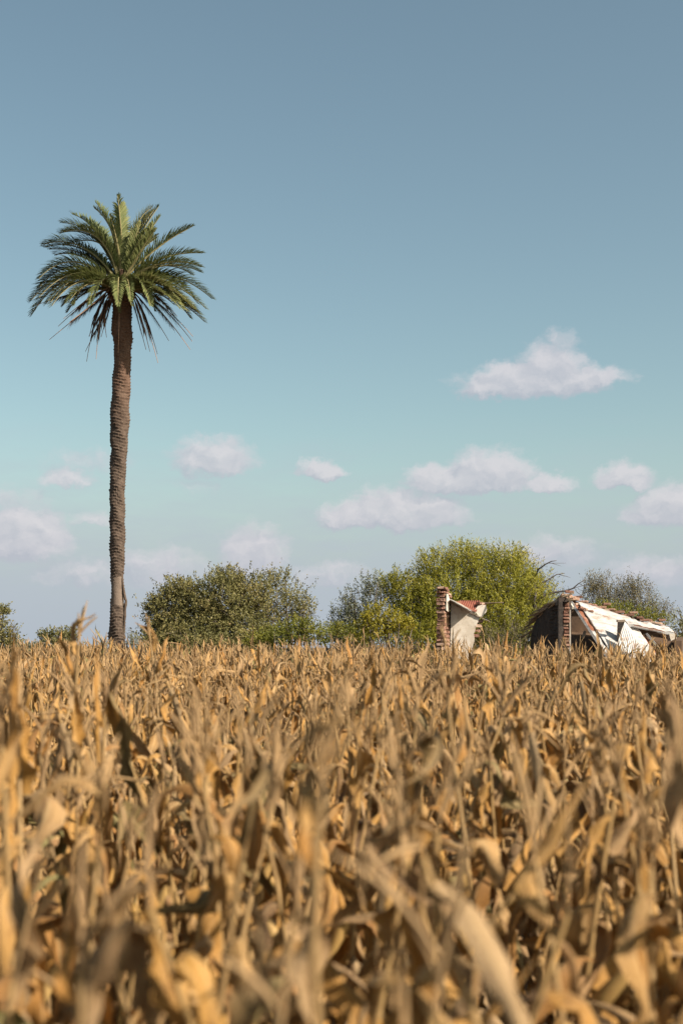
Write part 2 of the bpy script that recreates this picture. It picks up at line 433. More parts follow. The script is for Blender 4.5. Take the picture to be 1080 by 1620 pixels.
def build_palm():
    base = P(185, 1014, PD); base.z = 0
    root = empty('palm_tree', base, 'tall palm with a bare ringed trunk and feathery green crown above the corn', 'palm tree')
    prof = [(1135, 171, 201), (1060, 171.5, 200), (1019, 172.5, 198), (1000, 171.6, 198.5), (982, 173, 198), (965, 174.6, 197), (954, 174.8, 196.5), (927, 175.2, 195.8),
            (908, 174.8, 196.3), (880, 173.6, 197.4), (852, 173.3, 197.8), (797, 173, 197.5), (760, 174, 198.4), (744, 174, 199.8), (725, 174.6, 200.6),
            (709, 175.4, 202.2), (698, 173.6, 203.2), (680, 174.6, 203.6), (662, 173.9, 204.8), (639, 175.6, 205.2), (608, 177.6, 206.8), (576, 179.8, 207.4), (545, 180.4, 208.4),
            (539, 178.6, 209.6), (530, 176, 209.4), (520, 175.4, 209), (508, 177.4, 208.6), (492, 177.8, 208.2), (467, 175.6, 209), (452, 176, 209), (436, 183, 203)]
    zs = [P(0, p[0], PD).z for p in prof]; cs = [P((p[1] + p[2]) / 2, 0, PD).x - base.x for p in prof]; rs = [(p[2] - p[1]) / 2 / FPX * PD for p in prof]
    zt = zs[-1]; n = 44; row = 0.098; per = 5
    rows = int(zt / row); V = []; A = []
    rg = np.random.default_rng(3)
    cell = rg.random((rows + 2, 24))
    z_of = lambda py: P(0, py, PD).z
    for j in range(rows * per + 1):
        z = j * row / per
        cx = np.interp(z, zs, cs); r = np.interp(z, zs, rs)
        for k in range(n):
            th = 2 * math.pi * k / n
            fj = j / per + 0.8 * math.sin(th * 2 + z * .35) * .5 + th / (2 * math.pi) * 1.0   # the scars climb in a loose spiral
            ij = int(math.floor(fj)); ph = fj - ij
            ck = k / n * 11 + (0.5 if ij % 2 else 0); ic = int(ck); pc = ck - ic
            lip = ph ** 1.6 * (1 if ph < .86 else (1 - ph) / .14)
            boss = 0.35 + 0.65 * math.sin(math.pi * pc) ** .6
            c = cell[ij % rows, ic % 24]
            low = 1.35 if z < z_of(975) else (0.8 if z > z_of(545) else 1.0)
            top = 1.3 if z > z_of(540) else 1.0
            d = 0.040 * lip * boss * (0.15 + 1.3 * c) * low * top + 0.012 * math.sin(z * 7 + th * 3) + 0.022 * (cell[int(z * 1.7) % rows, (ic // 3) % 24] - .5)
            patch = 0.0
            py = HY - (z - H) * FPX / PD
            if 912 < py < 958 and math.cos(th - math.radians(-80)) > .15:     # scarred patch on the near side
                patch = 1.0; d *= .15
            V.append((cx + (r - .018 + d) * math.cos(th), (r - .018 + d) * math.sin(th), z)); A.append(patch)
    F = [(j * n + k, j * n + (k + 1) % n, (j + 1) * n + (k + 1) % n, (j + 1) * n + k) for j in range(rows * per) for k in range(n)]
    o = link('trunk', np_mesh('trunk', V, F, {'rnd': A}, False), M['palm_bark'], root)
    # flange of torn bark on the right side of the trunk
    mb = MB(); pts = []; wd = [(905, 195.8, .8), (918, 197.2, 1.6), (928, 198.4, 1.5), (938, 199.8, 2.3), (946, 201.3, 2.2), (951, 203.0, 2.0), (956, 202.2, 2.6), (964, 201.2, 1.9), (975, 201.0, 2.3), (984, 200.4, 1.5), (992, 200.0, 2.0), (1008, 198.0, 1.4)]
    mb.tube([P(x - 3.6, y, PD - .1) for y, x, w in wd], [w / FPX * PD for y, x, w in wd], 7)
    mb.build('bark_flange', M['palm_bark'], root)
    # fronds: base, control and tip seen in the photo, with a real reach in depth (metres, minus = towards the camera)
    live = [((193, 432), (194, 370), (186, 309), -.35, 1.0, .6), ((190, 432), (181, 352), (151, 319), .25, 1.05, .3), ((196, 432), (205, 350), (240, 328), .3, 1.0, .75),
            ((198, 434), (216, 372), (251, 326), .7, .9, .4), ((199, 436), (222, 385), (253, 342), -.3, .8, .35), ((198, 438), (222, 395), (246, 362), -.7, .85, .6),
            ((188, 436), (160, 352), (114, 338), .6, .95, .2), ((186, 438), (155, 352), (98, 352), .2, .95, .15), ((187, 440), (166, 350), (101, 366), -.7, 1.0, .55),
            ((184, 442), (132, 366), (70, 386), -.1, 1.0, .2), ((184, 444), (140, 388), (78, 394), .9, .9, .1), ((182, 448), (112, 384), (62, 440), -.5, 1.0, .35),
            ((182, 452), (110, 402), (50, 474), .1, 1.0, .2), ((180, 452), (120, 402), (62, 470), -.9, 1.0, .6), ((182, 455), (122, 412), (80, 478), -1.3, 1.0, .75),
            ((180, 458), (130, 425), (84, 474), .9, .9, .1), ((180, 458), (140, 428), (108, 478), -1.6, .85, .65), ((178, 460), (140, 440), (100, 482), .5, .9, .1),
            ((200, 438), (246, 385), (304, 358), -.2, .75, .3), ((201, 442), (254, 396), (320, 400), -.5, .72, .4), ((201, 446), (262, 402), (317, 430), .3, .75, .3),
            ((202, 448), (268, 412), (335, 472), .2, .8, .35), ((202, 452), (260, 422), (326, 488), -.7, .95, .6), ((203, 452), (248, 425), (304, 486), -1.2, 1.0, .8),
            ((203, 456), (250, 440), (310, 490), .7, 1.0, .2), ((202, 458), (240, 436), (285, 488), -1.7, .9, .7), ((203, 460), (252, 450), (316, 496), -.2, .85, .5),
            ((203, 460), (240, 448), (276, 482), -1.2, .85, .55), ((190, 448), (186, 420), (187, 482), -1.5, .9, .55), ((196, 450), (202, 424), (207, 474), -1.3, .85, .45),
            ((198, 452), (224, 418), (238, 482), -1.4, .9, .5), ((186, 452), (160, 418), (144, 480), -1.4, .9, .5), ((193, 436), (195, 400), (204, 372), 1.4, .9, .1),
            ((190, 436), (170, 380), (140, 350), 1.5, .9, .1), ((197, 438), (220, 390), (240, 370), 1.6, .9, .1), ((188, 444), (140, 410), (100, 440), 1.9, .9, .05),
            ((200, 446), (250, 415), (290, 450), 1.9, .9, .1), ((192, 445), (192, 420), (190, 465), 2.0, .9, .05), ((192, 436), (189, 385), (174, 340), -.5, .85, .6),
            ((196, 438), (208, 390), (222, 352), -.4, .85, .7)]
    jr = random.Random(8)
    for b0, c0, t0, dz, ln, tone in list(live):
        g = lambda a: jr.gauss(0, a)
        live.append((b0, (c0[0] + g(7), c0[1] + g(5) + 3), (192 + (t0[0] - 192) * .92 + g(7), t0[1] + abs(g(8)) + 3), dz * .7 + g(.6), ln, max(0, tone + g(.2))))
    for i, (b0, c0, t0, dz, ln, tone) in enumerate(live):
        frond(root, 'frond', P(b0[0], b0[1], PD + .1 * np.sign(dz)), P(c0[0], c0[1], PD + dz * .55), P(t0[0], t0[1], PD + dz), False, tone, i)
    dead = [((172, 455), (140, 470), (92, 516), -.5), ((175, 456), (150, 478), (78, 537), -.2), ((172, 464), (152, 478), (137, 572), .2), ((174, 466), (158, 480), (152, 568), -.5),
            ((176, 466), (170, 485), (135, 556), .5), ((178, 468), (174, 482), (160, 533), -.1), ((207, 466), (213, 485), (231, 553), .2), ((208, 466), (219, 480), (237, 556), -.4),
            ((209, 464), (224, 478), (250, 574), -.2), ((210, 464), (228, 484), (249, 560), .6), ((211, 462), (234, 482), (267, 539), .1), ((211, 460), (244, 470), (301, 553), -.5),
            ((212, 458), (252, 470), (304, 540), .3), ((212, 458), (258, 476), (305, 532), -.1), ((176, 452), (130, 456), (58, 482), .3), ((190, 462), (189, 475), (187, 558), -.42),
            ((174, 458), (140, 462), (112, 500), .9), ((212, 456), (250, 462), (280, 500), 1.0), ((200, 460), (202, 470), (206, 520), 1.0)]
    for b0, c0, t0, dz in list(dead[:6]):
        g = lambda a: jr.gauss(0, a)
        k = jr.uniform(.55, .9); dead.append((b0, (c0[0] + g(5), c0[1] + g(3)), (b0[0] + (t0[0] - b0[0]) * k + g(6), b0[1] + (t0[1] - b0[1]) * k + g(4)), dz + g(.7)))
    for i, (b0, c0, t0, dz) in enumerate(dead):
        frond(root, 'dead_frond', P(b0[0], b0[1], PD + .15 * np.sign(dz)), P(c0[0], c0[1], PD + dz * .6), P(t0[0], t0[1], PD + dz), True, .4 if i != 1 else .95, 100 + i)
    # stubs of cut leaf bases under the crown
    for k in range(46):
        th = k * 2.399; zz = z_of(442 + (k % 23) * 1.6)
        r = .30 + .05 * random.random()
        d = Vector((math.cos(th), math.sin(th), .9)).normalized()
        c = Vector((base.x + cs[-3] + math.cos(th) * r * .85, base.y + math.sin(th) * r * .85, zz))
        mb = MB().tube([c - d * .1, c + d * .1, c + d * (.2 + .16 * random.random())], [.06, .05, .025], 5)
        mb.build('leaf_base', M['frond_dead'] if k % 3 else M['palm_bark'], root)


def frond(root, name, b, c, t, dead, tone, seed):
    rg = np.random.default_rng(seed + 900)
    n = 15
    pts = [b * (1 - s) ** 2 + c * (2 * s * (1 - s)) + t * s * s for s in [i / (n - 1) for i in range(n)]]
    L = sum((pts[i + 1] - pts[i]).length for i in range(n - 1))
    off = wloc(root)
    mb = MB()
    mb.tube([p - off for p in pts], [(.034 if not dead else .022) * (1 - .82 * i / (n - 1)) + .004 for i in range(n)], 5, a=.98)
    V = [list(v) for v in mb.v]; Q = [f for f in mb.f]; A = list(mb.a)
    pairs = int(L / .036)
    for i in range(pairs):
        s = i / (pairs - 1); s = .1 + .9 * s if not dead else .12 + .60 * s
        f = s * (n - 1); k = min(int(f), n - 2); p = pts[k].lerp(pts[k + 1], f - k)
        d = (pts[min(k + 1, n - 1)] - pts[max(k - 1, 0)]).normalized()
        side = d.cross(Vector((0, 0, 1)))
        side = side.normalized() if side.length > .15 else d.cross(Vector((0, 1, 0))).normalized()
        upv = side.cross(d).normalized()
        ll = (.60 * math.sin(math.pi * min(1, .12 + s * .86)) ** .55 + .05) * min(1.0, (L / 3.0) ** 1.3)
        if dead and rg.random() < .12: continue
        for sg in (-1, 1):
            if not dead:
                dr = (side * sg * (.74 - .22 * s) + d * (.55 + .35 * s) + upv * (.38 + rg.normal() * .1)).normalized()
                droop = Vector((0, 0, -.16))
            else:
                dr = (side * sg * (.16 + .1 * rg.random()) + d * .9 + Vector((0, 0, -.35)) + Vector(rg.normal(size=3) * .08)).normalized()
                droop = Vector((0, 0, -.22)); ll = .30 * min(1, L / 2) * (.6 + .6 * rg.random())
            q = ll * (.85 + .3 * rg.random())
            w = .5 * (.038 if not dead else .034)
            wv = dr.cross(upv); wv = (wv.normalized() if wv.length > .05 else side) * w
            m1 = p + dr * q * .5; e = p + dr * q + droop * q
            o = len(V)
            for z in (p - wv * .6, p + wv * .6, m1 + wv, m1 - wv, e + wv * .12, e - wv * .12): V.append(list(z - off))
            a = float(np.clip(tone * .75 + rg.normal() * .13 + .05, 0, 1))
            A += [a] * 6
            Q += [(o, o + 1, o + 2, o + 3), (o + 3, o + 2, o + 4, o + 5)]
    me = bpy.data.meshes.new(name); me.from_pydata(V, [], Q)
    at = me.attributes.new('rnd', 'FLOAT', 'POINT'); at.data.foreach_set('value', A)
    link(name, me, M['frond_dead' if dead else 'frond'], root)


build_palm()

# ------------------------------------------------------------------ bushes and trees
def bush(name, label, lobes, D, mat, cat='bush', leaf=(.085, .045), density=1.0, upw=.55, seed=0, group=None, spray=.36, loose=.16, depth=.85, stems=9, shell=.45, twigs=True, per=12):
    """lobes: centre, half width, half height (photo pixels at distance D) and depth offset in metres; each becomes a real volume of leafy twigs"""
    rg = np.random.default_rng(seed)
    k = D / FPX; leaf = (leaf[0] * .74, leaf[1] * .74); density *= 1.75
    cx = np.mean([l[0] for l in lobes]); b = P(cx, HY, D); b.z = ground_z(b.x, b.y)
    root = empty(name, b, label, cat, group); off = np.array(b)
    VV = []; AA = []; TW = MB(); TIPS = []
    for l in lobes:
        px, py, rx, ry = l[:4]; dz = l[4] if len(l) > 4 else 0
        c = np.array(P(px, py, D)); c[1] += dz
        R = np.array([rx * k, max(rx, ry) * k * depth, ry * k])
        n = int(density * 150 * (R[0] * R[2] + R[0] * R[1] + R[1] * R[2]) / 3 * 1.5) + 8
        d = rg.normal(size=(n, 3)); d /= np.linalg.norm(d, axis=1)[:, None]
        ph = rg.random(6) * 6.28
        lump = 1 + .20 * np.sin(d[:, 0] * 5 + ph[0]) * np.sin(d[:, 2] * 6 + ph[1]) + .12 * np.sin(d[:, 1] * 8 + ph[2] + d[:, 0] * 4) + .06 * np.sin(d[:, 0] * 13 + ph[3]) * np.sin(d[:, 2] * 12 + ph[4])
        rad = (shell + (1 - shell) * rg.random(n) ** .6) * lump
        out = rg.random(n) < loose
        rad[out] *= 1.06 + .2 * rg.random(out.sum())
        p = c + d * R * rad[:, None]
        ok = p[:, 2] > .15
        p, d, rad = p[ok], d[ok], rad[ok]; n = len(p)
        td = d * .75 + np.array([0, 0, upw]) + rg.normal(size=(n, 3)) * .38
        td /= np.linalg.norm(td, axis=1)[:, None]
        sl = spray * (.6 + .7 * rg.random(n))
        start = p - td * sl[:, None] * .55
        for i in range(per):
            s = .12 + .88 * (i + rg.random(n)) / per
            q = start + td * (sl * s)[:, None] + rg.normal(size=(n, 3)) * .02
            ld = td * .55 + rg.normal(size=(n, 3)) * .62 + np.array([0, 0, .12]); ld /= np.linalg.norm(ld, axis=1)[:, None]
            wv = np.cross(ld, d * .75 + np.array([0, 0, .35]) + rg.normal(size=(n, 3)) * .55); wv /= np.linalg.norm(wv, axis=1)[:, None]
            ll = leaf[0] * (.6 + .8 * rg.random(n)); ww = leaf[1] * (.6 + .7 * rg.random(n))
            m = q + ld * (ll * .45)[:, None]
            quad = np.stack([q, m + wv * (ww * .5)[:, None], q + ld * ll[:, None], m - wv * (ww * .5)[:, None]], 1)
            VV.append(quad.reshape(-1, 3))
            sh = rg.normal(size=n) * .11
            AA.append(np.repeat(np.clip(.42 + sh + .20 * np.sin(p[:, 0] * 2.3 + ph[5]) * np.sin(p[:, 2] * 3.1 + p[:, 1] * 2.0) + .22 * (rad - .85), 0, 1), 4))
        if twigs:
            for i in range(0, n, 12):
                e = p[i] + td[i] * sl[i] * .4
                TW.tube([start[i] - td[i] * .3, start[i], e], [.009, .007, .003], 3)
        TIPS += [p[i] for i in rg.integers(0, max(n, 1), max(2, int(stems * rx * ry / sum(q[2] * q[3] for q in lobes))))] if n else []
    V = np.concatenate(VV) - off; A = np.concatenate(AA)
    F = np.arange(len(V)).reshape(-1, 4)
    # stems climbing from the ground to the leaf masses
    tr = MB()
    for i, tp in enumerate(TIPS):
        s = Vector((b.x + rg.normal() * .18, b.y + rg.normal() * .18, b.z - .05)); e = Vector(tp)
        if i > 0: s = s.lerp(Vector((e.x, e.y, s.z)), .45)
        mid = s.lerp(e, .5) + Vector((rg.normal() * .12, rg.normal() * .12, .25)); q3 = s.lerp(e, .8) + Vector((rg.normal() * .08, rg.normal() * .08, .1))
        r0 = .05 + .05 * rg.random()
        tr.tube([s, mid, q3, e], [r0, r0 * .6, r0 * .3, .008], 6)
    tr.build('trunk', M['bark'], root, True)
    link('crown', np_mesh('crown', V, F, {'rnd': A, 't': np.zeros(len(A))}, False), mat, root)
    if twigs and TW.v: tag(TW.build('twig_layer', M['bark'], root), kind='stuff')
    return root


bush('olive_tree', 'large dense olive-green bush just right of the palm', [(300, 985, 70, 56), (345, 955, 58, 52, -.3), (270, 970, 42, 45), (375, 985, 55, 55), (325, 1018, 95, 36, -.6), (260, 1010, 34, 30), (248, 955, 18, 14), (395, 940, 36, 34), (285, 930, 28, 18), (360, 915, 26, 18)],
     47, M['leaf_olive'], 'bush', density=2.1, seed=1, leaf=(.095, .055), spray=.30, upw=.35, loose=.2)
bush('olive_sapling', 'loose open bush with sky showing through, joined to the olive bush', [(425, 950, 38, 42), (455, 965, 36, 46, .4), (478, 960, 22, 30), (440, 915, 28, 16), (420, 1000, 45, 40)],
     48, M['leaf_olive'], 'bush', density=.8, seed=2, leaf=(.10, .055), spray=.5, upw=.7, loose=.35, shell=.2)
bush('low_shrub', 'low bright green shrub in front of the loose open bush', [(468, 1000, 34, 20), (435, 1008, 34, 18), (502, 1004, 28, 17), (482, 990, 18, 13), (410, 1012, 26, 13)],
     44.5, M['leaf_green'], 'shrub', density=1.3, seed=3, leaf=(.09, .05), spray=.28)
bush('grey_bush', 'grey-green twiggy bush left of the bright green tree', [(575, 960, 34, 46), (560, 985, 36, 34), (548, 965, 22, 28), (590, 930, 22, 24), (535, 990, 22, 24), (570, 1015, 45, 26)],
     47, M['leaf_grey'], 'bush', density=1.0, seed=4, leaf=(.085, .045), spray=.45, upw=.8, loose=.32, shell=.25)
bush('low_thicket', 'low dark green thicket in the gap between the two big bush groups', [(525, 1004, 26, 18), (548, 1006, 30, 20), (572, 1010, 24, 16), (535, 995, 14, 12)],
     45.5, M['leaf_green'], 'shrub', density=1.2, seed=14, leaf=(.085, .045), spray=.26)
bush('yellow_shrub', 'rounded yellow-green shrub in front of the grey-green bush', [(600, 978, 32, 26), (588, 995, 32, 22), (622, 985, 22, 20), (640, 988, 14, 10)],
     44, M['leaf_yellow'], 'shrub', density=1.25, seed=5, leaf=(.11, .05), spray=.3, upw=.5)
bush('willow_tree', 'big bright yellow-green willowy tree behind the broken plaster wall', [(720, 925, 72, 55), (690, 950, 62, 52, -.3), (790, 920, 70, 48), (800, 960, 78, 52, -.2), (730, 985, 90, 42), (640, 935, 40, 36), (665, 975, 50, 38), (690, 1012, 90, 30, -.5), (800, 1012, 80, 34, -.3), (735, 882, 36, 24), (690, 895, 32, 26), (795, 885, 40, 22), (830, 940, 38, 46), (618, 925, 20, 18)],
     47, M['leaf_bright'], 'tree', density=1.45, seed=6, leaf=(.15, .035), spray=.5, upw=1.0, loose=.16, stems=16, per=11)
bush('grey_willow', 'grey-green shrubby tree with bare boughs beside the collapsed house', [(852, 945, 32, 44), (868, 960, 26, 34), (845, 975, 30, 34), (838, 915, 18, 24)],
     48.5, M['leaf_grey'], 'tree', density=1.0, seed=7, leaf=(.10, .035), spray=.5, upw=.9, loose=.3, shell=.25)
bush('brown_bush', 'brownish twiggy bush rising behind the collapsed house roof', [(945, 945, 34, 34), (975, 950, 34, 34), (1010, 955, 34, 32), (1035, 970, 28, 24), (940, 925, 16, 18), (1000, 925, 20, 16)],
     48, M['leaf_brown'], 'bush', density=2.0, seed=8, leaf=(.075, .03), spray=.5, upw=.9, loose=.3, shell=.2)
bush('dry_brush', 'brown-grey dry brush between the plaster wall and the collapsed house', [(800, 1002, 30, 20), (825, 1008, 26, 18), (775, 1008, 22, 16), (842, 1004, 14, 16)],
     40.5, M['leaf_brown'], 'shrub', density=.8, seed=16, leaf=(.08, .03), spray=.42, upw=.9, loose=.3, shell=.2)
bush('green_undergrowth', 'green undergrowth between the brown bush and the roof edge', [(985, 970, 55, 18), (1030, 982, 36, 18), (950, 965, 30, 16)],
     46, M['leaf_green'], 'shrub', density=.9, seed=9, leaf=(.085, .045), spray=.3)
bush('edge_shrub', 'green shrub at the right edge of the photo beside the roof end', [(1080, 1005, 26, 32), (1070, 1020, 22, 26), (1095, 990, 30, 30)],
     41, M['leaf_olive'], 'shrub', density=1.0, seed=10, leaf=(.085, .045), spray=.36)
bush('far_tree', 'dark tree cut off by the left edge of the photo', [(0, 1008, 28, 22), (18, 1018, 24, 14), (-6, 965, 20, 11), (-28, 990, 34, 34), (5, 966, 11, 7), (-10, 985, 14, 12)],
     70, M['leaf_olive'], 'tree', density=.6, seed=11, leaf=(.15, .09), spray=.55, loose=.22, upw=.4)
bush('far_bush', 'small rounded far bush standing alone left of the palm', [(95, 1010, 24, 13), (80, 1005, 13, 9), (110, 1006, 14, 10), (92, 1022, 32, 10), (66, 1004, 5, 3)],
     80, M['leaf_olive'], 'bush', density=.55, seed=12, leaf=(.17, .10), spray=.6, loose=.25, upw=.5)
bush('palm_weed', 'thin grey-green weed at the right foot of the palm trunk', [(206, 1012, 10, 13), (212, 1018, 9, 9)],
     44.6, M['leaf_grey'], 'weed', density=.9, seed=13, leaf=(.07, .03), spray=.4, upw=1.2, loose=.4, stems=4)
bush('palm_weed', 'small fresh green weed at the left foot of the palm trunk', [(163, 1022, 8, 7)],
     44.4, M['leaf_green'], 'weed', density=1.0, seed=15, leaf=(.07, .035), spray=.35, upw=1.0, loose=.4, stems=3)
for i, (px, py, rx, ry) in enumerate([(48, 1026, 20, 7), (148, 1028, 14, 5), (255, 1024, 40, 8), (-40, 1025, 40, 10)]):
    bush('far_hedge', ['low far scrub between the left edge tree and the lone far bush', 'low far scrub just left of the palm foot', 'far scrub under the left end of the olive bush', 'far scrub beyond the left edge of the photo'][i],
         [(px, py, rx, ry), (px + rx * .5, py + 1, rx * .6, ry * .8)], 85 if i != 2 else 52, M['leaf_grey'], 'scrub', density=.7, seed=30 + i, leaf=(.15, .08), spray=.4, stems=3)


def dead_boughs():
    D = 46.5
    b = P(846, HY, D); b.z = 0
    root = empty('dead_tree', b, 'leafless dead tree with dark arching boughs above the ruin', 'dead tree')
    mb = MB(); mb.tube([b, P(846, 1000, D), P(845, 960, D), P(846, 925, D)], [.1, .085, .07, .05], 7); mb.build('trunk', M['dead_wood'], root, True)
    # main bough then its side shoots
    bl = [([(845, 918), (851, 901), (862, 893), (872, 888), (880, 887)], [([(866, 891), (878, 891), (895, 891)], .011), ([(872, 891), (882, 894), (888, 896)], .009)], .04, -.2),
          ([(846, 935), (852, 925), (866, 918), (880, 909), (893, 907)], [([(884, 909), (896, 912), (902, 914)], .011), ([(873, 913), (876, 907), (882, 904)], .009), ([(862, 920), (870, 921), (877, 925)], .008)], .042, .1),
          ([(846, 955), (860, 942), (878, 937), (894, 935), (906, 931), (914, 924), (925, 917)], [([(904, 932), (916, 928), (927, 926)], .012), ([(915, 923), (921, 926), (926, 930)], .008), ([(908, 930), (912, 937), (922, 944)], .007)], .05, -.3)]
    for pts, sub, r, dz in bl:
        mb = MB(); n = len(pts)
        mb.tube([P(x, y, D + dz * i / n) for i, (x, y) in enumerate(pts)], [r * (1 - .75 * i / (n - 1)) for i in range(n)], 6)
        bo = mb.build('bough', M['dead_wood'], root, True)
        for sp, sr in sub:
            m2 = MB(); m2.tube([P(x, y, D + dz * .8 + j * .15) for j, (x, y) in enumerate(sp)], [sr, sr * .75, sr * .35], 5)
            m2.build('twig', M['dead_wood'], bo, True)


dead_boughs()

# ------------------------------------------------------------------ bricks
def brick_meshes(mat):
    out = []
    for i in range(8):
        bm = bmesh.new(); bmesh.ops.create_cube(bm, size=1.0)
        bmesh.ops.bevel(bm, geom=list(bm.edges), offset=.10 + .04 * (i % 3), segments=1, affect='EDGES')
        rg = random.Random(i)
        for v in bm.verts: v.co += Vector([rg.uniform(-.07, .07) for _ in range(3)])
        me = bpy.data.meshes.new('brick'); bm.to_mesh(me); bm.free(); me.materials.append(M[mat])
        out.append(me)
    return out


BRICKS = brick_meshes('brick'); DARK_BRICKS = brick_meshes('dark_wall')  # second set has the side wall's shade in its colour


def brick(parent, c, size, rotz=0.0, tilt=0.0, stock=None):
    o = bpy.data.objects.new('brick', random.choice(stock or BRICKS)); COL.objects.link(o); o.parent = parent
    o.location = Vector(c) - wloc(parent); o.scale = tuple(q * random.uniform(.86, 1.1) for q in size)
    o.rotation_euler = (random.uniform(-.04, .04) + tilt, random.uniform(-.05, .05), rotz + random.uniform(-.06, .06))
    return o


# ------------------------------------------------------------------ broken plaster wall (left ruin)
def left_ruin():
    D = 38.0; s = D / FPX
    b = P(720, HY, D); b.z = 0
    root = empty('ruined_wall', b, 'broken brick pier and cream plaster wall with a red corrugated scrap', 'ruin')
    z = lambda py: P(0, py, D).z
    x = lambda px: P(px, 0, D).x
    # the pier is the near end of a wall that runs away to the back right
    ang = math.radians(74); ax = Vector((math.cos(ang), math.sin(ang), 0)); nx = Vector((ax.y, -ax.x, 0))       # along the wall / its right-hand face
    corner = Vector((x(704), D, 0))            # near right corner of the pier
    th = .25; ln = .86
    core = MB(); c0 = corner - nx * th / 2 + ax * ln / 2
    core.box(c0 + Vector((0, 0, z(968) / 2)), (ln / 2 - .03, th / 2 - .025, z(968) / 2), Matrix.Rotation(ang, 3, 'Z'))
    core.box(c0 + ax * .05 + Vector((0, 0, (z(968) + z(934)) / 2 - .01)), (ln / 2 - .12, th / 2 - .06, (z(934) - z(968)) / 2), Matrix.Rotation(ang, 3, 'Z'))
    pier = core.build('pier', M['mud'], root)
    h = .108; zz = 1.35; i = 0
    while zz < z(930):
        # header face towards the camera's left, and the stretchers of the right-hand face
        py = HY - (zz - H) * FPX / D
        miss = 976 < py < 990
        out = random.uniform(-.05, .05) + (-.07 if miss else 0)
        w = th if i % 2 else th * .5
        hh = .062 + random.uniform(0, .03)
        if i % 2 == 0:
            for q in (0, 1): brick(pier, corner - nx * (th * (.25 + .5 * q)) + ax * (.11 - out) + Vector((0, 0, zz)), (.26, th * .47, hh), ang)
        else:
            brick(pier, corner - nx * (th / 2) + ax * (.05 - out) + Vector((0, 0, zz)), (.14, th * .98, hh), ang)
        L = .26; k0 = 0 if i % 2 else .13
        reach = ln * (1.0 if py > 945 else max(.35, (py - 925) / 22))
        k = k0 + .13
        while k < reach:
            if not miss or random.random() < .5:
                brick(pier, corner - nx * .055 + ax * (k + .13) + Vector((0, 0, zz)), (L * .94, .12, hh), ang)
                if py < 950: brick(pier, corner - nx * (th - .05) + ax * (k + .13) + Vector((0, 0, zz)), (L * .94, .12, hh), ang)
            k += L
        zz += h; i += 1
    for k in range(4): brick(pier, corner - nx * (th * .5 - .04) + ax * (.08 + k * .24) + Vector((0, 0, z(931) - .035 * k * k)), (.24, .26, .075), ang)
    # white plaster left on its right-hand face
    pl = MB(); f = lambda k, py: corner + nx * .012 + ax * k + Vector((0, 0, z(py)))
    pl.plate(jag([f(.02, 966), f(.02, 939.5), f(.16, 940), f(.42, 949), f(.42, 966), f(.2, 968)], .08, .012), nx * .03)
    pl.build('plaster_skin', M['plaster'], root)
    # cross wall, plastered, facing the camera
    yw = D + .55; kx = lambda px, py, dy=0: P(px, py, yw + dy)
    w = MB(); top = [(713, 951.5), (722, 956), (733, 961.5), (744, 967), (758, 976)]
    right = [(757.5, 979), (756, 984), (753.5, 988), (755, 991), (752, 994), (751, 999), (749, 1003), (750.5, 1010), (748, 1020), (748, 1060), (749, 1140)]
    poly = [kx(*q) for q in top] + jag([kx(*q) for q in right], .07, .03, False) + [kx(749, 1144), kx(711, 1144)]
    w.plate(poly[::-1], (0, .26, 0)); w.build('plaster_wall', M['plaster'], root)
    u = MB(); poly = jag([kx(q[0], q[1], .05) for q in [(750, 966), (756, 958.5), (762, 957.2), (768.5, 957.5), (770, 964), (768.5, 969), (765, 972), (763, 976), (757, 975)]], .09, .012)
    u.plate(poly[::-1], (0, .2, 0)); u.build('gable_stub', M['plaster'], root)
    # roof sheet seen almost edge-on; it juts towards the camera on the left and throws the dark triangle
    a, m1, e = P(710.5, 950, yw), P(743, 968.5, yw), P(775.5, 983.5, yw)
    fwd = Vector((0, -.52, .02))
    r1 = MB(); r1.patch(a + fwd, m1 + fwd, m1 + Vector((0, .1, 0)), a + Vector((0, .1, 0)), 10, 6, lambda u_, v_: .004 * math.sin(u_ * 40), .014); r1.build('roof_sheet', M['zinc'], root)
    r2 = MB(); r2.patch(m1 + Vector((.004, -.05, -.004)), e + Vector((0, -.05, 0)), e + Vector((0, .05, 0)), m1 + Vector((0, .05, 0)), 8, 3, lambda u_, v_: .01 * math.sin(u_ * 30), .02); r2.build('roof_sheet', M['timber'], root)
    r3 = MB(); q = [(711, 949.4), (722, 955), (735, 962), (744, 967), (752, 971), (752, 968.5), (740, 961.8), (728, 955), (716, 949.4)]
    # lath of whitewashed rubble along the top of the sheet
    r3.plate([P(px, py, yw - .02) for px, py in q][::-1], (0, .12, 0)); r3.build('rubble_lath', M['plaster'], root)
    # red corrugated scrap lying back above the sheet
    A, B, C_, D_ = P(721, 958.5, yw - .05), P(753.5, 968.5, yw - .05), P(758.5, 950, yw + .45), P(727, 950, yw + .45)
    cr = MB(); cr.patch(A, B, C_, D_, 66, 4, lambda u_, v_: .016 * math.sin(u_ * 2 * math.pi * 9.5), .004); cr.build('corrugated_sheet', M['red_roof'], root, True)
    d2 = MB(); d2.patch(P(716, 954.5, yw), P(725, 958, yw), P(731, 950.5, yw + .3), P(722, 951.5, yw + .3), 14, 3, lambda u_, v_: .014 * math.sin(u_ * 20), .004); d2.build('corrugated_sheet', M['rust'], root, True)
    for bx, by in ((758, 954.5), (761.5, 955.5), (764, 956.8)):
        brick(root, P(bx, by, yw + .15), (.12, .2, .07), .4)
    po = MB(); po.tube([P(757, 955.2, yw + .4), P(768, 954.3, yw + .1), P(782, 953.9, yw - .1), P(796, 953.2, yw - .3)], [.03, .026, .02, .012], 6); po.build('roof_pole', M['thatch'], root, True)
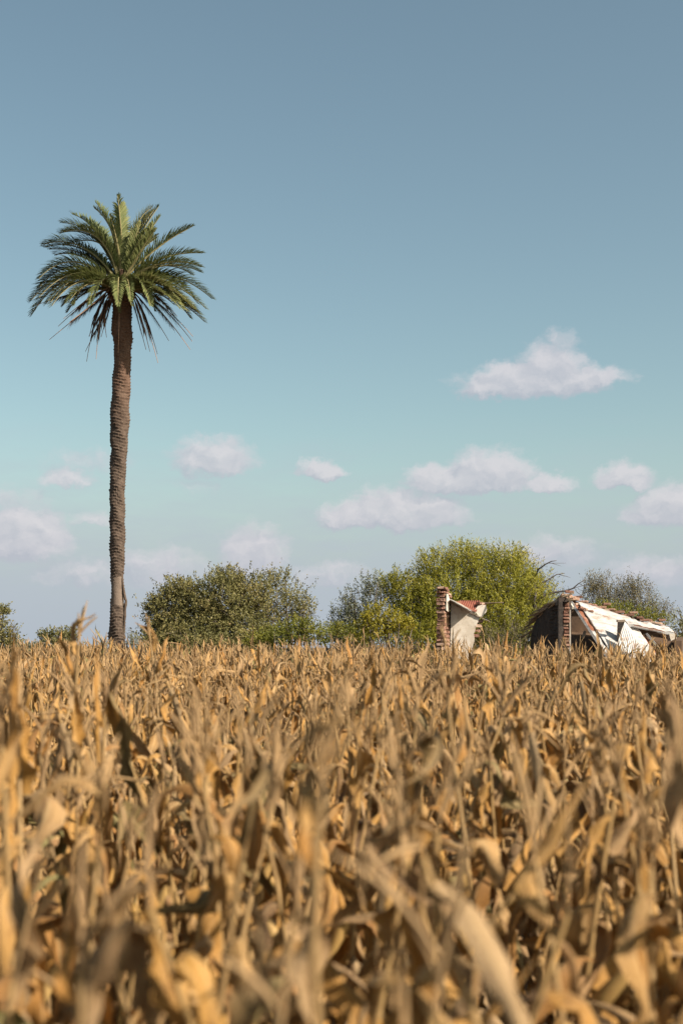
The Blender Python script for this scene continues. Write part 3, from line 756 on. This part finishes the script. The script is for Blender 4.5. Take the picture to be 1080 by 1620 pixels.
    # loose rubble on the torn right edge
    for q in ((757, 983), (754, 990), (752, 998), (750.5, 1006)): brick(root, P(q[0] + 1.2, q[1], yw + .14), (.2, .24, .09), .1)


left_ruin()


# ------------------------------------------------------------------ collapsed house (right ruin)
def right_ruin():
    D = 37.5
    b = P(960, HY, D); b.z = 0
    root = empty('collapsed_house', b, 'collapsed brick farmhouse with whitewashed roof sheets fallen towards the corn', 'ruin')
    # left side wall, running back to the left, in shade
    w = MB(); c0 = P(888.5, HY, D); c1 = P(832, HY, D + 2.4)
    tp = [(888, 949, 0), (876, 954, .5), (866, 961, .9), (857, 968, 1.3), (850, 977, 1.7), (844, 988, 2.1), (840, 1002, 2.4)]
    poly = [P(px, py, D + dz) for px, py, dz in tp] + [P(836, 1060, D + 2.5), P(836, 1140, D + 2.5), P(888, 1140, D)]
    w.plate(poly, Vector((.28, .14, 0))); wall = w.build('side_wall', M['dark_wall'], root)
    for k in range(60):       # courses that still stand proud of the wall; shade is painted into its colour
        s = random.random(); px = 886 - s * 42; dz = s * 2.2
        tpy = np.interp(px, [840, 844, 850, 857, 866, 876, 888], [1002, 988, 977, 968, 961, 954, 949])
        py = tpy + 4 + random.randint(0, 8) * 6.5
        p = P(px, py, D + dz) + Vector((-.03, -.03, 0))
        brick(wall, p + Vector((.03, .03, 0)), (.25, .1, .07), math.radians(112), 0, DARK_BRICKS)
    # rotten reed roof lying on the wall top
    for k in range(34):
        s = k / 33; px = 840 + 50 * s; py = float(np.interp(px, [840, 844, 850, 857, 866, 876, 890], [1000, 986, 975, 966, 959, 953, 948])) + random.uniform(-1, 5)
        p = P(px, py, D + 2.3 * (1 - s)); d = (Vector((.55, -.75, .36)) + Vector([random.gauss(0, .13) for _ in range(3)])).normalized()
        m = MB(); L = random.uniform(.3, .55)
        m.tube([p - d * L, p + Vector((0, 0, .03)), p + d * L], [.015, .028, .012], 5); m.build('roof_reed', M['thatch'], root, True)
    # gable post and brick end of the front wall
    g = MB(); g.box(P(885.5, 1034, D - .03) * 1.0, (.055, .09, 1.48)); g.build('gable_post', M['dark_wall'], root)
    cap = MB(); cap.plate([P(880, 958, D - .1), P(880, 954, D - .1), P(889, 945.5, D - .1), P(897, 947, D - .1), P(900, 953, D - .1), P(889, 952, D - .1)][::-1], (0, .3, 0)); cap.build('ridge_cap', M['dark_wall'], root)
    core = MB(); core.box(Vector((P(896, HY, D).x, D + .16, P(0, 953, D).z / 2)), (.075, .10, P(0, 953, D).z / 2)); pier = core.build('brick_pier', M['mud'], root)
    zz = 1.3; i = 0
    while zz < P(0, 953, D).z:
        brick(pier, (P(896 + random.uniform(-.6, .6), HY, D).x, D + .06 + random.uniform(-.03, .02), zz), (.17 + random.uniform(-.02, .02), .13, .065)); zz += .088; i += 1
    pl = MB(); pl.box(Vector((P(901.3, HY, D).x, D + .12, P(0, 965, D).z / 2)), (.012, .13, P(0, 965, D).z / 2)); pl.build('plaster_skin', M['plaster'], root)
    # dark rooms behind: back wall and the torn brick crown of the far wall
    bw = MB(); tpp = [(893, 943), (905, 950), (930, 957), (960, 965), (1000, 976), (1030, 985), (1052, 992), (1068, 1000)]
    poly = [P(px, py, D + 2.6) for px, py in tpp] + [P(1072, 1140, D + 2.6), P(900, 1140, D + 2.6)]
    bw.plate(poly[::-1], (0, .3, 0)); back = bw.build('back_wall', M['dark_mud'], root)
    px = 893
    while px < 1052:
        base_y = float(np.interp(px, [q[0] for q in tpp], [q[1] for q in tpp]))
        for r in range(-1, 3):
            if random.random() < (.45 if r < 0 else .95): brick(back, P(px + random.uniform(-1, 1) + (6.5 if r % 2 else 0), base_y - 2.0 + r * 4.2 + random.uniform(-.8, .8), D + 2.52), (.24, .14, .068), 0, 0)
        px += 13.5 * .26 / .24
    bx = -1
    for q in ((897, 944), (902, 946), (907, 948)): brick(back, P(q[0], q[1], D + 2.3), (.26, .2, .1), .5)
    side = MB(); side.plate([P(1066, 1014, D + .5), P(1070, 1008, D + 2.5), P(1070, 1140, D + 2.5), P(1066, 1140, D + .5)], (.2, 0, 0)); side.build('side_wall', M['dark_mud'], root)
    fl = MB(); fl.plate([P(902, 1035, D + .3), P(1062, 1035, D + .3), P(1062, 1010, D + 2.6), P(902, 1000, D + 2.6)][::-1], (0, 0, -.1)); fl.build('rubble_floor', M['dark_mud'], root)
    # the big whitewashed sheet that slid off towards the camera
    A = P(905, 951, D + 1.9); B = P(996, 979, D + 1.9); C_ = P(1044, 1046, D - .9); E_ = P(968, 1048, D - .9)
    rg = random.Random(4); ph = [rg.random() * 6 for _ in range(6)]
    dent = lambda u, v: .010 * math.sin(u * 9 + ph[0]) * math.sin(v * 7 + ph[1]) + .005 * math.sin(u * 23 + v * 5 + ph[2]) + .008 * math.sin(v * 31 + ph[3])
    rows = 6
    for r in range(rows):            # laid as overlapping courses of sheet iron
        v0, v1 = r / rows, (r + 1) / rows + .012
        q = lambda u, v: A * (1 - u) * (1 - v) + B * u * (1 - v) + C_ * u * v + E_ * (1 - u) * v
        m = MB(); up = Vector((0, -.003, .006)) * (rows - r)
        m.patch(q(.09, v0) + up, q(1, v0) + up, q(1, v1) + up, q(.09, v1) + up, 36, 4, lambda u, v, v0=v0: dent(u, v0 + v / rows), .012); m.build('roof_sheet', M['whitewash'], root, True)
    m = MB(); q = lambda u, v: A * (1 - u) * (1 - v) + B * u * (1 - v) + C_ * u * v + E_ * (1 - u) * v
    m.patch(q(-.01, .06), q(.088, .06), q(.088, .5), q(-.01, .5), 4, 14, lambda u, v: .01 * math.sin(v * 20) + .015, .012); m.build('rusty_sheet', M['rust'], root, True)
    m = MB(); m.patch(q(-.01, .5), q(.088, .5), q(.088, 1), q(-.01, 1), 4, 14, lambda u, v: .01 * math.sin(v * 20) + .012, .012); m.build('roof_sheet', M['whitewash'], root, True)
    m = MB(); e0, e1 = q(-.012, .0), q(-.012, 1.0)      # barge board on the left edge
    m.tube([e0 + Vector((0, 0, -.045)), e1 + Vector((0, 0, -.045))], .045, 4); m.build('barge_board', M['whitewash'], root)
    m = MB(); m.tube([P(899, 952, D + 1.2), P(903, 958, D + .9), P(906, 962, D + .7)], [.05, .05, .04], 5); m.build('rafter_end', M['plaster'], root)
    for j, (bx0, by0) in enumerate(((922, 963), (926, 964.5), (918, 961.5), (934, 967))): brick(root, P(bx0, by0, D + 1.45), (.15, .12, .06), j)
    for k in range(20):      # crumbled mortar along the torn upper edge of the sheet
        u = k / 19; px = 912 + 140 * u; py = float(np.interp(px, [905, 996, 1054], [954, 981, 992.5])) + random.uniform(-1.2, 1.0)
        brick(root, P(px, py, D + 1.82), (random.uniform(.08, .22), .1, random.uniform(.03, .07)), random.random(), 0, DARK_BRICKS if k % 3 else BRICKS)
    # rust on the far right edge of that sheet
    m = MB(); m.patch(q(.93, .42), q(1.09, .42), q(1.13, .98), q(.93, .98), 4, 12, lambda u, v: .03, .012); m.build('rusty_sheet', M['rust'], root, True)
    m = MB(); m.tube([q(1.1, .40) + Vector((0, 0, .05)), q(1.15, 1.0) + Vector((0, 0, .05))], .04, 4); m.build('barge_board', M['whitewash'], root)
    # upper strip still in place on the right, with lip and fascia
    A2, B2, C2, E2 = P(984, 977, D + 2.0), P(1054, 991, D + 2.0), P(1066, 1001.5, D + .9), P(992, 986.5, D + .9)
    m = MB(); m.patch(A2, B2, C2, E2, 30, 4, lambda u, v: .012 * math.sin(u * 17 + 1) + .006 * math.sin(u * 41), .015); m.build('roof_sheet', M['whitewash'], root, True)
    m = MB(); m.patch(E2 + Vector((0, -.01, .0)), C2 + Vector((0, -.01, 0)), C2 + Vector((0, 0, -.075)), E2 + Vector((0, 0, -.075)), 24, 1, None, .03); m.build('roof_lip', M['zinc'], root)
    m = MB(); m.patch(P(1002, 988.4, D + .84), P(1050, 998.4, D + .84), P(1050, 999.6, D + .84), P(1002, 989.6, D + .84), 10, 1, None, .02); m.build('rust_strip', M['rust'], root)
    m = MB(); m.plate([P(999, 994, D + 1.3), P(1061, 1006, D + 1.3), P(1060, 1012, D + 1.3), P(1003, 1001, D + 1.3)][::-1], (0, .08, 0)); m.build('fascia', M['timber'], root)
    m = MB(); m.plate([P(1058, 1003, D + .85), P(1068, 1003, D + .85), P(1070, 1010, D + .85), P(1061, 1014, D + .85)][::-1], (0, .4, 0)); m.build('eave_block', M['plaster'], root)
    m = MB(); m.tube([P(1008, 993, D + .9), P(1009.5, 1010, D + .9)], [.02, .02], 5); m.build('prop', M['timber'], root)
    m = MB(); m.box(P(923.5, 1004, D + 1.2), (.035, .03, .1), Matrix.Rotation(.25, 3, 'Y')); m.build('hanging_slat', M['plaster'], root)
    # leaning corrugated zinc sheet with the dark gap beside it
    a1, b1, c1_, d1 = P(988, 983.5, D - .1), P(1007.5, 1007, D - .45), P(1001, 1042, D - .9), P(974, 1030, D - .7)
    m = MB(); m.patch(a1, b1, c1_, d1, 60, 5, lambda u, v: .008 * math.sin(u * 2 * math.pi * 9), .004); m.build('corrugated_sheet', M['zinc'], root, True)
    m = MB(); m.plate([P(977, 982, D + .35), P(987, 984, D + .05), P(976.5, 1018, D + .0), P(976, 1010, D + .35)][::-1], (0, .05, 0)); m.build('gap_board', M['timber'], root)
    m = MB(); m.box(P(981.5, 982.5, D), (.1, .08, .03)); m.build('sheet_cap', M['timber'], root)


right_ruin()

# ------------------------------------------------------------------ corn
def tube_np(pts, rad, n):
    pts = np.asarray(pts, float); m = len(pts)
    d = np.gradient(pts, axis=0); d /= np.linalg.norm(d, axis=1)[:, None] + 1e-9
    ref = np.where(np.abs(d[:, 2:3]) < .9, np.array([[0, 0, 1.]]), np.array([[1., 0, 0]]))
    e1 = np.cross(d, ref); e1 /= np.linalg.norm(e1, axis=1)[:, None] + 1e-9; e2 = np.cross(d, e1)
    th = np.arange(n) * 2 * np.pi / n
    V = pts[:, None] + (np.asarray(rad)[:, None, None]) * (e1[:, None] * np.cos(th)[None, :, None] + e2[:, None] * np.sin(th)[None, :, None])
    F = [(i * n + k, i * n + (k + 1) % n, (i + 1) * n + (k + 1) % n, (i + 1) * n + k) for i in range(m - 1) for k in range(n)]
    return V.reshape(-1, 3), np.array(F), np.repeat(np.linspace(0, 1, m), n)


def leaf_np(rg, base, az, L, W, e0, brk, e1, seg, across, curl):
    """a dry blade: rises at e0, snaps at 'brk' of its length and hangs at e1, twisting as it goes"""
    s = np.linspace(0, 1, seg + 1)
    k = 1 / (1 + np.exp(-(s - brk) / .055))
    el = e0 * (1 - k) + e1 * k + .25 * np.sin(s * 7 + rg.random() * 6)
    a = az + (rg.normal() * .5) * s + .35 * np.sin(s * 4 + rg.random() * 6) * s
    for _ in range(2):
        z0 = .25 + .7 * rg.random(); g = 1 / (1 + np.exp(-(s - z0) / .035))
        el = el + g * rg.normal() * .5; a = a + g * rg.normal() * .9
    d = np.stack([np.cos(el) * np.cos(a), np.cos(el) * np.sin(a), np.sin(el)], 1)
    p = base + np.concatenate([[np.zeros(3)], np.cumsum((d[1:] + d[:-1]) / 2 * L / seg, 0)])
    side = np.stack([-np.sin(a), np.cos(a), np.zeros_like(a)], 1); nrm = np.cross(side, d)
    tw = rg.normal() * .5 + rg.normal() * 2.5 * s
    w = W * np.clip(np.minimum(.55 + 2.2 * s, 1) * (1 - s ** 2.2), .04, 1) * (1 + .22 * np.sin(s * 19 + rg.random() * 6))
    sd = side * np.cos(tw)[:, None] + nrm * np.sin(tw)[:, None]; nn = np.cross(sd, d)
    q = np.linspace(-1, 1, across)
    ca = curl * (1 + .4 * np.sin(s * 5 + rg.random() * 6))
    V = p[:, None] + (sd * w[:, None])[:, None] * (q * .5)[None, :, None] * np.cos(ca)[:, None, None] + (nn * w[:, None])[:, None] * (np.abs(q) * .5)[None, :, None] * np.sin(ca)[:, None, None]
    rag = 1 + .16 * rg.normal(size=(seg + 1, 2)); V[:, 0] = p + (V[:, 0] - p) * rag[:, :1]; V[:, -1] = p + (V[:, -1] - p) * rag[:, 1:]
    if across > 3: V += nn[:, None] * (w[:, None] * .08 * np.sin(s * 31 + rg.random() * 6)[:, None] * q[None])[:, :, None]
    F = [(i * across + j, i * across + j + 1, (i + 1) * across + j + 1, (i + 1) * across + j) for i in range(seg) for j in range(across - 1)]
    return V.reshape(-1, 3), np.array(F), np.repeat(s, across) + 1j * np.tile(q, seg + 1)


def corn_variant(seed, lod):
    """parts of one dry corn plant: [(name, V, F, t, rnd, material)]"""
    rg = np.random.default_rng(seed + 5000)
    parts = []
    h = 1.575 + rg.normal() * .10; n = [8, 5, 3][lod]
    lean = rg.normal(size=2) * .07
    zz = np.linspace(0, h, n + 1)
    pts = np.stack([lean[0] * (zz / h) ** 2 * 2 + .006 * np.sin(zz * 9), lean[1] * (zz / h) ** 2 * 2 + .006 * np.cos(zz * 8), zz], 1)
    at = lambda z: np.array([np.interp(z, zz, pts[:, 0]), np.interp(z, zz, pts[:, 1]), z])
    V, F, t = tube_np(pts, .0145 * (1 - .5 * zz / h), [6, 4, 3][lod]); parts.append(('stalk', V, F, t, rg.random(), 'stalk'))
    # tassel
    tv, tf, tt = [], [], []; o = 0
    nb = rg.integers(1, 6); tl = .20 + .12 * rg.random(); topp = at(h)
    broken = rg.random() < .12
    for i in range(nb + 1):
        if i == 0: b = topp; el, a, L = 1.45, rg.random() * 6.28, tl
        else: b = topp + np.array([0, 0, tl * .32 * i / nb]); el = .95 + .45 * rg.random(); a = rg.random() * 6.28; L = tl * (.55 + .3 * rg.random())
        if broken: el = .2 - rg.random()
        m = [5, 3, 2][lod]; s = np.linspace(0, 1, m + 1); e = el - (.1 + .45 * rg.random() * (i > 0)) * s ** 1.5
        d = np.stack([np.cos(e) * math.cos(a), np.cos(e) * math.sin(a), np.sin(e)], 1)
        p = b + np.concatenate([[np.zeros(3)], np.cumsum(d[1:] * L / m, 0)])
        r = np.interp(s, [0, .2, .8, 1], [.0035, .0058, .005, .0022]) * [1, 1.15, 1.5][lod]
        V, F, t = tube_np(p, r, [4, 3, 3][lod]); tv.append(V); tf.append(F + o); tt.append(t); o += len(V)
    parts.append(('tassel', np.concatenate(tv), np.concatenate(tf), np.concatenate(tt), rg.random(), 'tassel'))
    # leaves
    nl = int(rg.integers(10, 15)) - (1 if lod == 2 else 0); az = rg.random() * 6.28
    seg = [13, 8, 5][lod]; ac = [5, 3, 3][lod]
    for i in range(nl):
        f = i / (nl - 1); z = .25 + (h - .30) * f; az += math.pi + rg.normal() * .35
        if lod == 2 and f < .25: continue
        L = (.52 + .28 * math.sin(math.pi * min(1, f * 1.05))) * (.55 + .75 * rg.random()); W = (.090 + .050 * math.sin(math.pi * min(1, f + .1))) * (.45 + .8 * rg.random())
        kind = rg.random()
        if f > .74 and kind < .34: e0, brk, e1 = 1.15 + .25 * rg.random(), 1.3, .6; L *= .7; W *= .95                       # flag leaf still up
        elif kind < .50: e0, brk, e1 = .9 + .45 * rg.random(), .06 + .22 * rg.random(), -1.3 - .35 * rg.random()   # snapped and hanging
        elif kind < .90: e0, brk, e1 = .1 + .5 * rg.random(), .04 + .12 * rg.random(), -1.35 - .2 * rg.random()     # limp along the stalk
        else: e0, brk, e1 = .9, .5, -.4 - .6 * rg.random()
        V, F, t = leaf_np(rg, at(z) + np.array([math.cos(az), math.sin(az), 0]) * .008, az, L, W, e0, brk, e1, seg, ac, .45 + .75 * rg.random())
        parts.append(('leaf', V, F, t, float(np.clip(rg.beta(1.35, 1.35), 0, 1)) if rg.random() > .005 else .995, 'corn_leaf'))
        # sheath wrapping the stalk below the blade
    if lod < 2 or rg.random() < .7:
        z = h * (.48 + .14 * rg.random()); a = rg.random() * 6.28; down = rg.random() < .7
        el = -1.1 if down else 1.0; m = [6, 4, 2][lod]; s = np.linspace(0, 1, m + 1); L = .22 + .06 * rg.random()
        d = np.array([math.cos(el) * math.cos(a), math.cos(el) * math.sin(a), math.sin(el)])
        p = at(z) + np.array([math.cos(a), math.sin(a), 0]) * .02 + d[None] * (s * L)[:, None]
        r = np.interp(s, [0, .12, .35, .7, 1], [.012, .026, .031, .022, .005])
        V, F, t = tube_np(p, r, [8, 6, 4][lod]); parts.append(('ear', V, F, t, rg.random(), 'husk'))
    return parts


NVAR = 26
near_vars = [corn_variant(i, 0) for i in range(NVAR)]
mid_vars = [corn_variant(i + 100, 1) for i in range(20)]
far_vars = [corn_variant(i + 200, 2) for i in range(20)]

near_meshes = []
for vs in near_vars:
    lst = []
    for nm, V, F, t, r, mt in vs:
        me = np_mesh(nm, V, F, {'rnd': np.full(len(V), r), 't': np.real(t), 'w': np.imag(t)}); me.materials.append(M[mt]); lst.append((nm, me))
    near_meshes.append(lst)


def field_points():
    pts = []; ang = math.radians(17); ca, sa = math.cos(ang), math.sin(ang)
    rs, ps = .74, .22
    for i in range(-60, 120):
        row_off = random.random() * ps
        for j in range(-320, 320):
            u = j * ps + row_off + random.gauss(0, .035); v = i * rs + random.gauss(0, .035)
            x = u * ca - v * sa; y = u * sa + v * ca
            if y < -4 or y > 45.5: continue
            if abs(x) > .24 * max(y, 0) + 2.6 + .05 * max(y, 0): continue
            if y < 1.6 and abs(x) < .55 and y > -.6: continue          # where the photographer stands
            if 0 <= y < 1.6 and abs(x) < .27 * y + .3: continue
            if y > 36.2 and x > 2.2: continue                           # yard of the ruins
            if y > 43.2 and x > -6.5: continue
            if math.hypot(x - P(185, 0, PD).x, y - PD) < .8: continue
            if random.random() < .08 + .30 * (math.sin(x * 1.9 + 1) * math.sin(y * 1.3 + x * .6) > .55): continue
            pts.append((x, y))
    return pts


def build_corn():
    pts = field_points()
    info = []
    for x, y in pts:
        sc = float(np.clip(random.gauss(.99, .085), .76, 1.17))
        sc *= 1 + .035 * math.sin(x * .55 + 2) * math.sin(y * .33 + x * .2) + .04 * min(1, y / 35) + (random.gauss(0, .03) if y > 14 else 0)
        if y < 3.2: sc = min(sc, 1.04)
        rz = random.random() * 6.283; tx, ty = random.gauss(0, .07), random.gauss(0, .07)
        info.append((x, y, sc, rz, tx, ty))
    def in_view(q):
        x, y, sc = q[:3]
        if y < 1.4: return False
        px = 540 + x / y * FPX; return -40 < px < 1120
    seen = sorted([q for q in info if in_view(q)], key=lambda q: q[1])
    near = seen[:300]; ns = set(id(q) for q in near)
    rest = [q for q in info if id(q) not in ns]
    # the 300 nearest plants, each with its own parts
    COLS = [(110, 'near the left edge'), (250, 'below the palm'), (370, 'below the olive bush'), (510, 'below the loose bush'), (660, 'below the yellow shrub'),
            (790, 'below the plaster wall'), (900, 'below the gap between ruins'), (1000, 'below the white roof'), (9999, 'near the right edge')]
    BANDS = [(3.4, 'big very blurred dry corn plant', 'bottom of photo'), (5.0, 'big blurred dry corn plant', 'lower field'), (6.6, 'blurred dry corn plant', 'lower middle field'),
             (8.2, 'softly blurred dry corn plant', 'middle field'), (9.6, 'small softly blurred dry corn plant', 'upper middle field'), (11.0, 'small slightly blurred dry corn plant', 'upper field'), (12.2, 'small slightly blurred dry corn plant', 'farther upper field'), (99, 'little slightly blurred dry corn plant', 'far middle field')]
    for i, q in enumerate(near):
        x, y, sc, rz, tx, ty = q
        px = 540 + x / y * FPX
        root = empty('corn_plant', (x, y, 0)); root.rotation_euler = (tx, ty, rz); root.scale = (sc, sc, sc)
        where = COLS[next(k for k, c in enumerate(COLS) if px < c[0])][1]
        what, depth = BANDS[next(k for k, c in enumerate(BANDS) if y < c[0])][1:]
        tag(root, f'{what} {where}, {depth}', 'corn plant', f'corn plants {where}, {depth}')
        for nm, me in near_meshes[(i * 7 + i // NVAR) % NVAR]:
            o = bpy.data.objects.new(nm, me); COL.objects.link(o); o.parent = root
    # the very nearest are told apart one by one
    first = sorted([(540 + q[0] / q[1] * FPX, o) for q, o in zip(near, [r for r in bpy.data.objects if r.get('category') == 'corn plant'])][:14], key=lambda a: a[0])
    words = ['first', 'second', 'third', 'fourth', 'fifth', 'sixth', 'seventh', 'eighth', 'ninth', 'tenth', 'eleventh', 'twelfth', 'thirteenth', 'fourteenth']
    for k, (px, o) in enumerate(first):
        o['label'] = f'closest blurred dry corn plant, {words[k]} from left along the bottom edge'
        o['group'] = 'closest corn plants along the bottom edge'
    # everything farther: one field
    Vs, Fs, Rs, Ts, Ms = [], [], [], [], []; off = 0
    slots = ['corn_leaf', 'stalk', 'tassel', 'husk']
    pre = {}
    for lod, vs in ((1, mid_vars), (2, far_vars)):
        for k, parts in enumerate(vs):
            o = 0; V, F, R, T, G = [], [], [], [], []
            for nm, v, f, t, r, mt in parts:
                V.append(v); F.append(f + o); R.append(np.full(len(v), r)); T.append(t); G.append(np.full(len(f), slots.index(mt))); o += len(v)
            pre[lod, k] = [np.concatenate(a) for a in (V, F, R, T, G)]
    for i, (x, y, sc, rz, tx, ty) in enumerate(rest):
        lod = 1 if y < 21 else 2
        V, F, R, T, G = pre[lod, i % 20]
        c, s = math.cos(rz), math.sin(rz)
        X = (V[:, 0] * c - V[:, 1] * s) * sc; Y = (V[:, 0] * s + V[:, 1] * c) * sc; Z = V[:, 2] * sc
        Vs.append(np.stack([X + Z * ty + x, Y - Z * tx + y, Z], 1)); Fs.append(F + off); off += len(V)
        Rs.append(np.clip(R + random.gauss(.02, .15), 0, .99)); Ts.append(T); Ms.append(G)
    me = np_mesh('corn_field', np.concatenate(Vs), np.concatenate(Fs), {'rnd': np.concatenate(Rs), 't': np.real(np.concatenate(Ts)), 'w': np.imag(np.concatenate(Ts))})
    for s_ in slots: me.materials.append(M[s_])
    me.polygons.foreach_set('material_index', np.concatenate(Ms).astype(np.int32))
    tag(link('corn_field', me), 'field of dry tan corn stretching back to the palm and ruins', 'corn', kind='stuff')
    print('corn', len(near), len(rest), 'quads', len(me.polygons))


build_corn()
